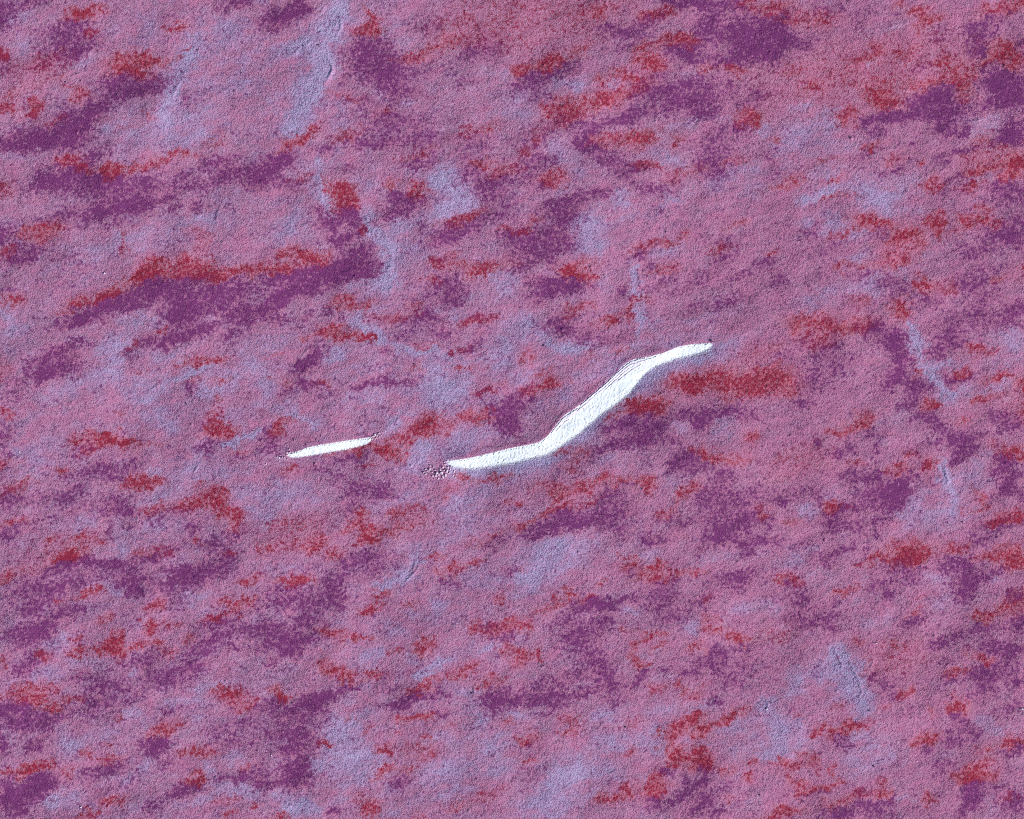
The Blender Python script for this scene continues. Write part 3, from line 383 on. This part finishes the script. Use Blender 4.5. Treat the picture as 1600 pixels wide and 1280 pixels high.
# ------------------------------------------------------------------ terrain relief (metres)
Z = 1.2 * sample(noise_sheet(21, 60, 600, 1.6, cell=4), PX, PY)
Z += 0.16 * sample(noise_sheet(22, 14, 70, 1.2, stretch=1.4, angle=15, cell=2), PX, PY)
fine = sample(noise_sheet(23, 1.5, 7.0, 0.0), PX, PY)
fine2 = sample(noise_sheet(24, 4.0, 14.0, 0.6), PX, PY)
rough = 0.85 + 0.30 * BARE_SHADE - 0.35 * PUR
Z += rough * (0.145 * fine + 0.085 * fine2)
Z -= scarp_drop(PX, PY)


def add_lip(pts, half, height):
    p = np.array(pts, float)
    x0, x1 = p[:, 0].min() - 14, p[:, 0].max() + 14
    y0, y1 = p[:, 1].min() - 14, p[:, 1].max() + 14
    i0, i1 = np.searchsorted(AX, (x0, x1))
    j0, j1 = np.searchsorted(AY, (y0, y1))
    X, Y = PX[j0:j1, i0:i1], PY[j0:j1, i0:i1]
    best = np.full(X.shape, 1e9)
    along = np.zeros(X.shape)
    seg = np.hypot(*np.diff(p, axis=0).T)
    tot, s0 = seg.sum(), 0.0
    for a, b, L in zip(p[:-1], p[1:], seg):
        d = b - a
        t = np.clip(((X - a[0]) * d[0] + (Y - a[1]) * d[1]) / (L * L), 0, 1)
        dist = np.hypot(X - a[0] - t * d[0], Y - a[1] - t * d[1])
        m = dist < best
        best[m] = dist[m]
        along[m] = (s0 + t[m] * L) / tot
        s0 += L
    fade = np.sin(np.clip(along, 0.02, 0.98) * math.pi) ** 0.5
    Z[j0:j1, i0:i1] += 0.85 * height * fade * np.exp(-(best / half) ** 2)


for pts, half, height in LIPS:
    add_lip(pts, half, height)

# small half buried stones everywhere: bumps of the sheet itself
for x, y, r, h in zip(rng.uniform(-20, 1620, 2600), rng.uniform(-20, 1300, 2600), rng.uniform(1.2, 2.0, 2600), rng.gamma(2.0, 0.16, 2600)):
    i0, i1 = np.searchsorted(AX, (x - 5, x + 5))
    j0, j1 = np.searchsorted(AY, (y - 5, y + 5))
    q = ((PX[j0:j1, i0:i1] - x) ** 2 + (PY[j0:j1, i0:i1] - y) ** 2) / (r * r)
    Z[j0:j1, i0:i1] += h * np.exp(-q)


def ground_z(px, py):
    i = min(max(int(np.searchsorted(AX, px)), 1), len(AX) - 1)
    j = min(max(int(np.searchsorted(AY, py)), 1), len(AY) - 1)
    return float(Z[j - 1:j + 1, i - 1:i + 1].mean())


def ground_many(px, py):
    i = np.clip(np.searchsorted(AX, px), 1, len(AX) - 1)
    j = np.clip(np.searchsorted(AY, py), 1, len(AY) - 1)
    fx = (px - AX[i - 1]) / (AX[i] - AX[i - 1])
    fy = (py - AY[j - 1]) / (AY[j] - AY[j - 1])
    return ((Z[j - 1, i - 1] * (1 - fx) + Z[j - 1, i] * fx) * (1 - fy) + (Z[j, i - 1] * (1 - fx) + Z[j, i] * fx) * fy)


# ------------------------------------------------------------------ materials


def lin(r, g, b):
    def f(c):
        c /= 255.0
        return c / 12.92 if c <= 0.04045 else ((c + 0.055) / 1.055) ** 2.4
    return (f(r), f(g), f(b), 1.0)


def new_mat(name):
    m = bpy.data.materials.new(name)
    m.use_nodes = True
    b = m.node_tree.nodes["Principled BSDF"]
    b.inputs["Roughness"].default_value = 0.95
    b.inputs["Specular IOR Level"].default_value = 0.08
    return m, m.node_tree.nodes, m.node_tree.links, b


def noise_node(nt, nl, scale, detail, rough=0.55, coord=None, dist=0.0):
    n = nt.new("ShaderNodeTexNoise")
    n.inputs["Scale"].default_value = scale
    n.inputs["Detail"].default_value = detail
    n.inputs["Roughness"].default_value = rough
    n.inputs["Distortion"].default_value = dist
    nl.new(coord, n.inputs["Vector"])
    return n.outputs["Fac"]


def math_node(nt, nl, op, a, b=None, clamp=False, c=None):
    n = nt.new("ShaderNodeMath")
    n.operation = op
    n.use_clamp = clamp
    for i, v in enumerate((a, b, c)):
        if v is None:
            continue
        if isinstance(v, (int, float)):
            n.inputs[i].default_value = v
        else:
            nl.new(v, n.inputs[i])
    return n.outputs[0]


def ramp_node(nt, nl, fac, stops):
    n = nt.new("ShaderNodeValToRGB")
    e = n.color_ramp.elements
    while len(e) > 2:
        e.remove(e[-1])
    e[0].position, e[0].color = stops[0]
    e[1].position, e[1].color = stops[-1]
    for p, c in stops[1:-1]:
        q = e.new(p)
        q.color = c
    nl.new(fac, n.inputs[0])
    return n.outputs[0]


def mix_node(nt, nl, fac, a, b):
    n = nt.new("ShaderNodeMix")
    n.data_type = 'RGBA'
    if isinstance(fac, (int, float)):
        n.inputs[0].default_value = fac
    else:
        nl.new(fac, n.inputs[0])
    for i, v in ((6, a), (7, b)):
        if isinstance(v, tuple):
            n.inputs[i].default_value = v
        else:
            nl.new(v, n.inputs[i])
    return n.outputs[2]


def attr_node(nt, name):
    n = nt.new("ShaderNodeAttribute")
    n.attribute_name = name
    return n.outputs["Fac"]


def terrain_material():
    m, nt, nl, bsdf = new_mat("dusty_ground")
    co = nt.new("ShaderNodeTexCoord").outputs["Object"]
    g1 = noise_node(nt, nl, 0.95, 1.0, 0.5, co)              # grain of about a metre
    g2 = noise_node(nt, nl, 0.40, 3.0, 0.65, co, 0.25)        # clumps of a few metres
    g3 = noise_node(nt, nl, 0.075, 4.0, 0.7, co, 0.5)        # blotches of a dozen metres

    def off(g, k):
        return math_node(nt, nl, 'MULTIPLY', math_node(nt, nl, 'SUBTRACT', g, 0.5), k)

    def add(*xs):
        o = xs[0]
        for x in xs[1:]:
            o = math_node(nt, nl, 'ADD', o, x)
        return o

    cover, crimson, bare_shade, blush = (attr_node(nt, k) for k in ("cover", "crimson", "bare_shade", "blush"))
    ground = ramp_node(nt, nl, add(bare_shade, off(g2, 0.8), off(g3, 0.8), off(g1, 0.4)), [(0.0, lin(174, 110, 144)), (0.28, lin(172, 122, 156)), (0.62, lin(164, 138, 176)), (1.0, lin(164, 150, 186))])
    wash = math_node(nt, nl, 'MULTIPLY', add(blush, off(g2, 1.1), off(g3, 0.8)), 0.68, True)
    ground = mix_node(nt, nl, wash, ground, lin(190, 104, 116))
    clump = add(cover, off(g2, 3.0), off(g3, 1.0), off(g1, 1.1))
    clump = ramp_node(nt, nl, clump, [(0.08, (0, 0, 0, 1)), (0.45, (0.45, 0.45, 0.45, 1)), (0.82, (1, 1, 1, 1))])
    dust = ramp_node(nt, nl, add(crimson, off(g2, -0.6), off(g3, 0.6)), [(0.15, lin(116, 54, 106)), (0.55, lin(128, 44, 82)), (0.95, lin(144, 44, 66))])
    base = mix_node(nt, nl, clump, ground, dust)
    grit = ramp_node(nt, nl, g1, [(0.28, (0.74, 0.72, 0.76, 1)), (0.5, (1, 1, 1, 1)), (0.72, (1.0, 1.0, 1.0, 1))])
    dark = nt.new("ShaderNodeMix")
    dark.data_type = 'RGBA'
    dark.blend_type = 'MULTIPLY'
    dark.inputs[0].default_value = 1.0
    nl.new(base, dark.inputs[6])
    nl.new(grit, dark.inputs[7])
    base = dark.outputs[2]
    fr = attr_node(nt, "frost")
    fr = math_node(nt, nl, 'ADD', math_node(nt, nl, 'MULTIPLY', fr, 1.5), math_node(nt, nl, 'MULTIPLY', math_node(nt, nl, 'SUBTRACT', g1, 0.75), 1.6), True)
    base = mix_node(nt, nl, fr, base, (0.70, 0.745, 0.78, 1))
    nl.new(base, bsdf.inputs["Base Color"])
    b1 = noise_node(nt, nl, 1.0, 2.0, 0.5, co)
    bump = nt.new("ShaderNodeBump")
    bump.inputs["Strength"].default_value = 1.0
    bump.inputs["Distance"].default_value = 0.9
    nl.new(b1, bump.inputs["Height"])
    nl.new(bump.outputs[0], bsdf.inputs["Normal"])
    return m


def ice_material(name, tint, dusty):
    m, nt, nl, bsdf = new_mat(name)
    co = nt.new("ShaderNodeTexCoord").outputs["Object"]
    g1 = noise_node(nt, nl, 0.7, 3.0, 0.6, co)
    g2 = noise_node(nt, nl, 0.25, 2.0, 0.5, co)
    v = attr_node(nt, "across")
    base = mix_node(nt, nl, g2, tint, (tint[0] * 0.93, tint[1] * 0.955, tint[2] * 0.985, 1))
    d = math_node(nt, nl, 'ADD', math_node(nt, nl, 'MULTIPLY', math_node(nt, nl, 'SUBTRACT', v, dusty), 3.2), math_node(nt, nl, 'MULTIPLY', math_node(nt, nl, 'SUBTRACT', g1, 0.5), 3.0), True)
    base = mix_node(nt, nl, d, base, lin(172, 176, 206))
    nl.new(base, bsdf.inputs["Base Color"])
    bsdf.inputs["Roughness"].default_value = 0.6
    bump = nt.new("ShaderNodeBump")
    bump.inputs["Strength"].default_value = 0.3
    bump.inputs["Distance"].default_value = 0.5
    nl.new(g1, bump.inputs["Height"])
    nl.new(bump.outputs[0], bsdf.inputs["Normal"])
    return m


def rock_material(name, a, b):
    m, nt, nl, bsdf = new_mat(name)
    co = nt.new("ShaderNodeTexCoord").outputs["Object"]
    g = noise_node(nt, nl, 0.9, 3.0, 0.6, co)
    base = mix_node(nt, nl, g, a, b)
    nl.new(base, bsdf.inputs["Base Color"])
    bump = nt.new("ShaderNodeBump")
    bump.inputs["Strength"].default_value = 0.5
    bump.inputs["Distance"].default_value = 0.3
    nl.new(g, bump.inputs["Height"])
    nl.new(bump.outputs[0], bsdf.inputs["Normal"])
    return m


MAT_GROUND = terrain_material()
MAT_ICE = ice_material("clean_ice", (0.64, 0.685, 0.73, 1), 0.78)
MAT_LEDGE = ice_material("violet_tinged_ice", (0.62, 0.57, 0.70, 1), 2.0)
MAT_ROCK = rock_material("pinkish_rock", lin(214, 184, 200), lin(176, 148, 176))
MAT_PALE = rock_material("pale_rock", lin(226, 214, 226), lin(190, 170, 196))
MAT_DARK = rock_material("dark_rock", lin(92, 74, 104), lin(60, 50, 82))


def mesh_object(name, verts, faces, mat, parent=None, smooth=True, attrs=None):
    me = bpy.data.meshes.new(name)
    me.from_pydata(verts, [], faces)
    me.materials.append(mat)
    if smooth:
        me.polygons.foreach_set("use_smooth", [True] * len(me.polygons))
    for k, v in (attrs or {}).items():
        a = me.attributes.new(k, 'FLOAT', 'POINT')
        a.data.foreach_set("value", np.asarray(v, np.float32))
    me.update()
    o = bpy.data.objects.new(name, me)
    col.objects.link(o)
    o.parent = parent
    return o


def grid_mesh(name, X, Y, Zg, mat, attrs):
    ny, nx = X.shape
    me = bpy.data.meshes.new(name)
    co = np.empty((ny * nx, 3), np.float32)
    co[:, 0] = X.ravel()
    co[:, 1] = Y.ravel()
    co[:, 2] = Zg.ravel()
    idx = np.arange(ny * nx, dtype=np.int32).reshape(ny, nx)
    q = np.stack([idx[1:, :-1], idx[1:, 1:], idx[:-1, 1:], idx[:-1, :-1]], -1).reshape(-1, 4)
    me.vertices.add(len(co))
    me.vertices.foreach_set("co", co.ravel())
    me.loops.add(q.size)
    me.loops.foreach_set("vertex_index", q.ravel())
    me.polygons.add(len(q))
    me.polygons.foreach_set("loop_start", np.arange(0, q.size, 4, dtype=np.int32))
    me.polygons.foreach_set("use_smooth", np.ones(len(q), bool))
    for k, v in attrs.items():
        a = me.attributes.new(k, 'FLOAT', 'POINT')
        a.data.foreach_set("value", np.asarray(v, np.float32).ravel())
    me.materials.append(mat)
    me.update(calc_edges=True)
    o = bpy.data.objects.new(name, me)
    col.objects.link(o)
    return o


def tag(o, label=None, cat=None, group=None, kind=None):
    for k, v in (("label", label), ("category", cat), ("group", group), ("kind", kind)):
        if v:
            o[k] = v
    return o


terrain = grid_mesh("terrain", wx(PX), wy(PY), Z, MAT_GROUND, {"cover": cover, "crimson": crimson, "bare_shade": bare_shade, "blush": blush, "frost": frost})
tag(terrain, "mauve dusty plain with violet and red patches seen from above", kind="structure")

# ------------------------------------------------------------------ ice scarps


def empty(name, loc):
    o = bpy.data.objects.new(name, None)
    col.objects.link(o)
    o.location = loc
    return o


RAGS = (noise_sheet(40, 1.6, 7, 0.4), noise_sheet(41, 1.6, 9, 0.5), noise_sheet(42, 2.4, 12, 0.8))


def strip(name, parent, up, lo, x0, x1, v0, v1, lift, mat, seed, nv=10, dx=0.9, rag=(1.0, 1.0), inner=0.0):
    """a skin of ice between two fractions of the scarp's width; both rims are ragged and dive into the ground"""
    r1, r2, r3 = RAGS
    off = seed * 17.0
    xs = np.arange(x0, x1 + dx * 0.5, dx)
    yu, yl = edge(up, xs), edge(lo, xs)
    wid = yl - yu
    a = yu + v0 * wid + rag[0] * sample(r1, xs, xs * 0.0 + off)
    b = yu + v1 * wid + rag[1] * sample(r2, xs, xs * 0.0 + off)
    b = np.maximum(b, a + 0.4)
    vv = np.linspace(0, 1, nv + 1)
    PXs = np.repeat(xs[None, :], nv + 1, 0)
    PYs = a[None, :] + (b - a)[None, :] * vv[:, None]
    PXs = PXs + 0.25 * sample(r3, PXs, PYs)
    zz = ground_many(PXs, PYs)
    dome = np.minimum(1, np.minimum(vv, 1 - vv) * 7)[:, None]
    taper = np.minimum(1, np.minimum(xs - x0, x1 - xs) / 4)[None, :]
    zz = zz + lift * (dome * (0.25 + 0.75 * taper)) - 0.35 * (1 - dome) - 0.3 * (1 - taper)
    zz += inner * sample(r3, PXs * 1.3, PYs * 1.3) * dome
    base = parent.location
    X = wx(PXs) - base.x
    Y = wy(PYs) - base.y
    Zs = zz - base.z
    o = grid_mesh(name, X, Y, Zs, mat, {"across": np.clip((PYs - yu[None, :]) / np.maximum(wid[None, :], 1), 0, 1.2)})
    o.parent = parent
    return o


big = tag(empty("ice_scarp", (wx(905), wy(668), ground_z(905, 668))), "long bright white S-curved ice scarp with streaked upper rim crossing the plain", "ice scarp")
strip("ice_face", big, BIG_UP, BIG_LO, 699, 1113, 0.0, 0.93, 0.45, MAT_ICE, 40, nv=22, rag=(0.9, 1.7), inner=0.16)
small = tag(empty("ice_scarp", (wx(515), wy(703), ground_z(515, 703))), "short straight white ice scarp on its own with stones at both tips", "ice scarp")
strip("ice_face", small, SMALL_UP, SMALL_LO, 449.5, 580.5, 0.0, 0.93, 0.45, MAT_ICE, 50, nv=12, rag=(0.8, 1.2), inner=0.14)

# layered ledges along the rim of the long scarp
LEDGES = [(858, 905, .03, .16), (872, 930, .10, .22), (905, 968, .00, .10), (925, 992, .10, .19), (940, 1004, .20, .28), (955, 1010, .02, .10), (962, 1006, .30, .38), (866, 892, .22, .31), (985, 1030, .12, .24)]
for k, (xa, xb, va, vb) in enumerate(LEDGES):
    strip("rim_ledge", big, BIG_UP, BIG_LO, xa, xb, va, vb, 0.75, MAT_LEDGE, 60 + 3 * k, nv=5, rag=(0.35, 0.35), inner=0.1)

# ------------------------------------------------------------------ boulders


def boulder_mesh(seed, sx, sy, sz):
    r = np.random.default_rng(seed)
    t = (1 + 5 ** 0.5) / 2
    v = np.array([(-1, t, 0), (1, t, 0), (-1, -t, 0), (1, -t, 0), (0, -1, t), (0, 1, t), (0, -1, -t), (0, 1, -t), (t, 0, -1), (t, 0, 1), (-t, 0, -1), (-t, 0, 1)], float)
    v /= np.linalg.norm(v[0])
    f = [(0, 11, 5), (0, 5, 1), (0, 1, 7), (0, 7, 10), (0, 10, 11), (1, 5, 9), (5, 11, 4), (11, 10, 2), (10, 7, 6), (7, 1, 8), (3, 9, 4), (3, 4, 2), (3, 2, 6), (3, 6, 8), (3, 8, 9), (4, 9, 5), (2, 4, 11), (6, 2, 10), (8, 6, 7), (9, 8, 1)]
    vs_, cache, out = [tuple(q) for q in v], {}, []

    def mid(a, b):
        k = (min(a, b), max(a, b))
        if k not in cache:
            q = (np.array(vs_[a]) + np.array(vs_[b])) / 2
            vs_.append(tuple(q / np.linalg.norm(q)))
            cache[k] = len(vs_) - 1
        return cache[k]
    for a, b, c in f:
        ab, bc, ca = mid(a, b), mid(b, c), mid(c, a)
        out += [(a, ab, ca), (b, bc, ab), (c, ca, bc), (ab, bc, ca)]
    v = np.array(vs_)
    v *= (1 + r.normal(0, 0.10, len(v)))[:, None]
    for _ in range(5):                                  # broken flat faces
        n = r.normal(size=3)
        n /= np.linalg.norm(n)
        d = v @ n
        cut = r.uniform(0.55, 0.8)
        v -= np.outer(np.clip(d - cut, 0, None), n)
    v *= (sx, sy, sz)
    return [tuple(q) for q in v], out


ROCK_MESH = {}


def boulder(px, py, size, look, label, group, seed, flat=0.75):
    key = (look, seed % 7)
    if key not in ROCK_MESH:
        q = np.random.default_rng(100 + seed)
        v, f = boulder_mesh(200 + seed, 1.0, q.uniform(0.6, 0.9), q.uniform(0.7, 0.95))
        o = mesh_object("boulder", v, f, {'pink': MAT_ROCK, 'pale': MAT_PALE, 'dark': MAT_DARK}[look], smooth=False)
        ROCK_MESH[key] = o.data
    else:
        o = bpy.data.objects.new("boulder", ROCK_MESH[key])
        col.objects.link(o)
    q = np.random.default_rng(seed * 13 + 5)
    s = size * M * 0.42
    o.scale = (s * q.uniform(0.9, 1.2), s * q.uniform(0.8, 1.05), s * q.uniform(0.6, 0.9))
    o.rotation_euler = (0, 0, q.uniform(0, 6.28))
    o.location = (wx(px), wy(py), ground_z(px, py) + s * 0.42)
    return tag(o, label, "boulder", group)


def in_tile(ox, oy, pts):
    return [(ox + x / 4.0, oy + y / 4.0, s) for x, y, s in pts]


HEAP_BIG = in_tile(400, 640, [(1086, 374, 6), (1100, 392, 5), (1120, 380, 5), (1131, 401, 6), (1142, 411, 6), (1167, 362, 6), (1182, 344, 5), (1160, 396, 7), (1192, 388, 8), (1198, 364, 6), (1213, 374, 5), (1166, 424, 6), (1124, 416, 5),
                             (1150, 379, 5), (1230, 416, 4), (1246, 427, 4), (1060, 402, 5), (1071, 386, 5), (1048, 394, 4), (1186, 410, 6), (1178, 380, 5), (1104, 417, 5), (1216, 358, 4), (1140, 432, 4), (1110, 360, 4),
                             (1208, 398, 5), (1252, 405, 4), (1238, 388, 4), (1088, 352, 4), (1176, 330, 4), (1192, 322, 4), (1230, 358, 3.5), (1116, 434, 3.5), (1060, 374, 3.5)])
TIP_RIGHT = in_tile(400, 640, [(733, 168, 5), (744, 158, 5), (756, 162, 5), (768, 150, 4.5), (772, 170, 4), (750, 178, 4), (726, 184, 4), (784, 160, 3.5), (742, 184, 4), (806, 138, 3.5)])
TIP_LEFT = in_tile(400, 640, [(192, 288, 5), (180, 302, 5), (166, 300, 4), (146, 300, 4), (132, 296, 3.5), (194, 312, 4.5), (208, 250, 4), (196, 270, 4), (152, 288, 3.5), (212, 268, 3.5)])
n = 0
for pts, label, group in ((HEAP_BIG, "small pinkish boulder in the heap at the lower tip of the long ice scarp", "boulders heaped at the tip of the long scarp"),
                          (TIP_RIGHT, "small boulder in the cluster at the upper right tip of the short ice scarp", "boulders at the right tip of the short scarp"),
                          (TIP_LEFT, "small boulder in the cluster at the left tip of the short ice scarp", "boulders at the left tip of the short scarp")):
    for x, y, s in pts:
        n += 1
        boulder(x, y, s, 'pale' if n % 4 == 0 else 'pink', label, group, n)

LONE = [(1111, 533, 6, 'dark', "dark lone boulder just above the upper right tip of the long ice scarp"),
        (102, 128, 4, 'dark', "dark lone boulder left of the red and violet patch near the upper left"),
        (642, 728, 5, 'pink', "lone boulder on pale ground between the two ice scarps"),
        (416, 725, 4, 'pale', "pale lone boulder left of the short scarp's stones"),
        (647, 569, 4, 'dark', "dark lone boulder on pale ground above the gap between the scarps"),
        (1504, 816, 4, 'dark', "dark lone boulder on the smooth pale flat at the far right"),
        (977, 1136, 4, 'dark', "dark lone boulder on pale lavender ground left of the red ring patch"),
        (1597, 1108, 4, 'pale', "pale lone boulder at the right edge of the frame"),
        (1198, 1108, 5, 'pale', "pale lone boulder right of the red hook patch near the bottom"),
        (1357, 1110, 4, 'dark', "dark lone boulder below the rippled pale wedge"),
        (1365, 1197, 5, 'dark', "dark lone boulder below the small red bird shaped patch"),
        (1187, 1243, 4, 'dark', "dark lone boulder right of the violet patch at the bottom"),
        (126, 1262, 4, 'pale', "pale lone boulder beside the big violet patch at the lower left"),
        (424, 1180, 4, 'pale', "pale lone boulder in the violet streak near the bottom"),
        (850, 540, 4, 'dark', "dark lone boulder left of the palest strip above the long scarp"),
        (291, 631, 5, 'dark', "dark lone boulder on the pale lip far left of the short scarp"),
        (395, 673, 4, 'dark', "dark lone boulder above the pale streak left of the short scarp"),
        (1369, 1005, 4, 'pale', "pale lone boulder above the rippled wedge near the lower right"),
        (163, 427, 4, 'pale', "pale lone boulder above the big red and violet streak on the left"),
        (498, 71, 4, 'dark', "dark lone boulder on the bluish ground by the upper curved lip"),
        (474, 72, 4, 'dark', "dark lone boulder on bluish ground further left of the curved lip"),
        (31, 706, 4, 'pale', "pale lone boulder on the plain near the left edge"),
        (66, 867, 3.5, 'dark', "dark lone boulder left of the dark red streak on the left"),
        (737, 1083, 5, 'dark', "dark lone boulder by the tiny lip between bottom violet patches")]
for x, y, s, look, label in LONE:
    n += 1
    boulder(x, y, s, look, label, "lone boulders on the plain", n)
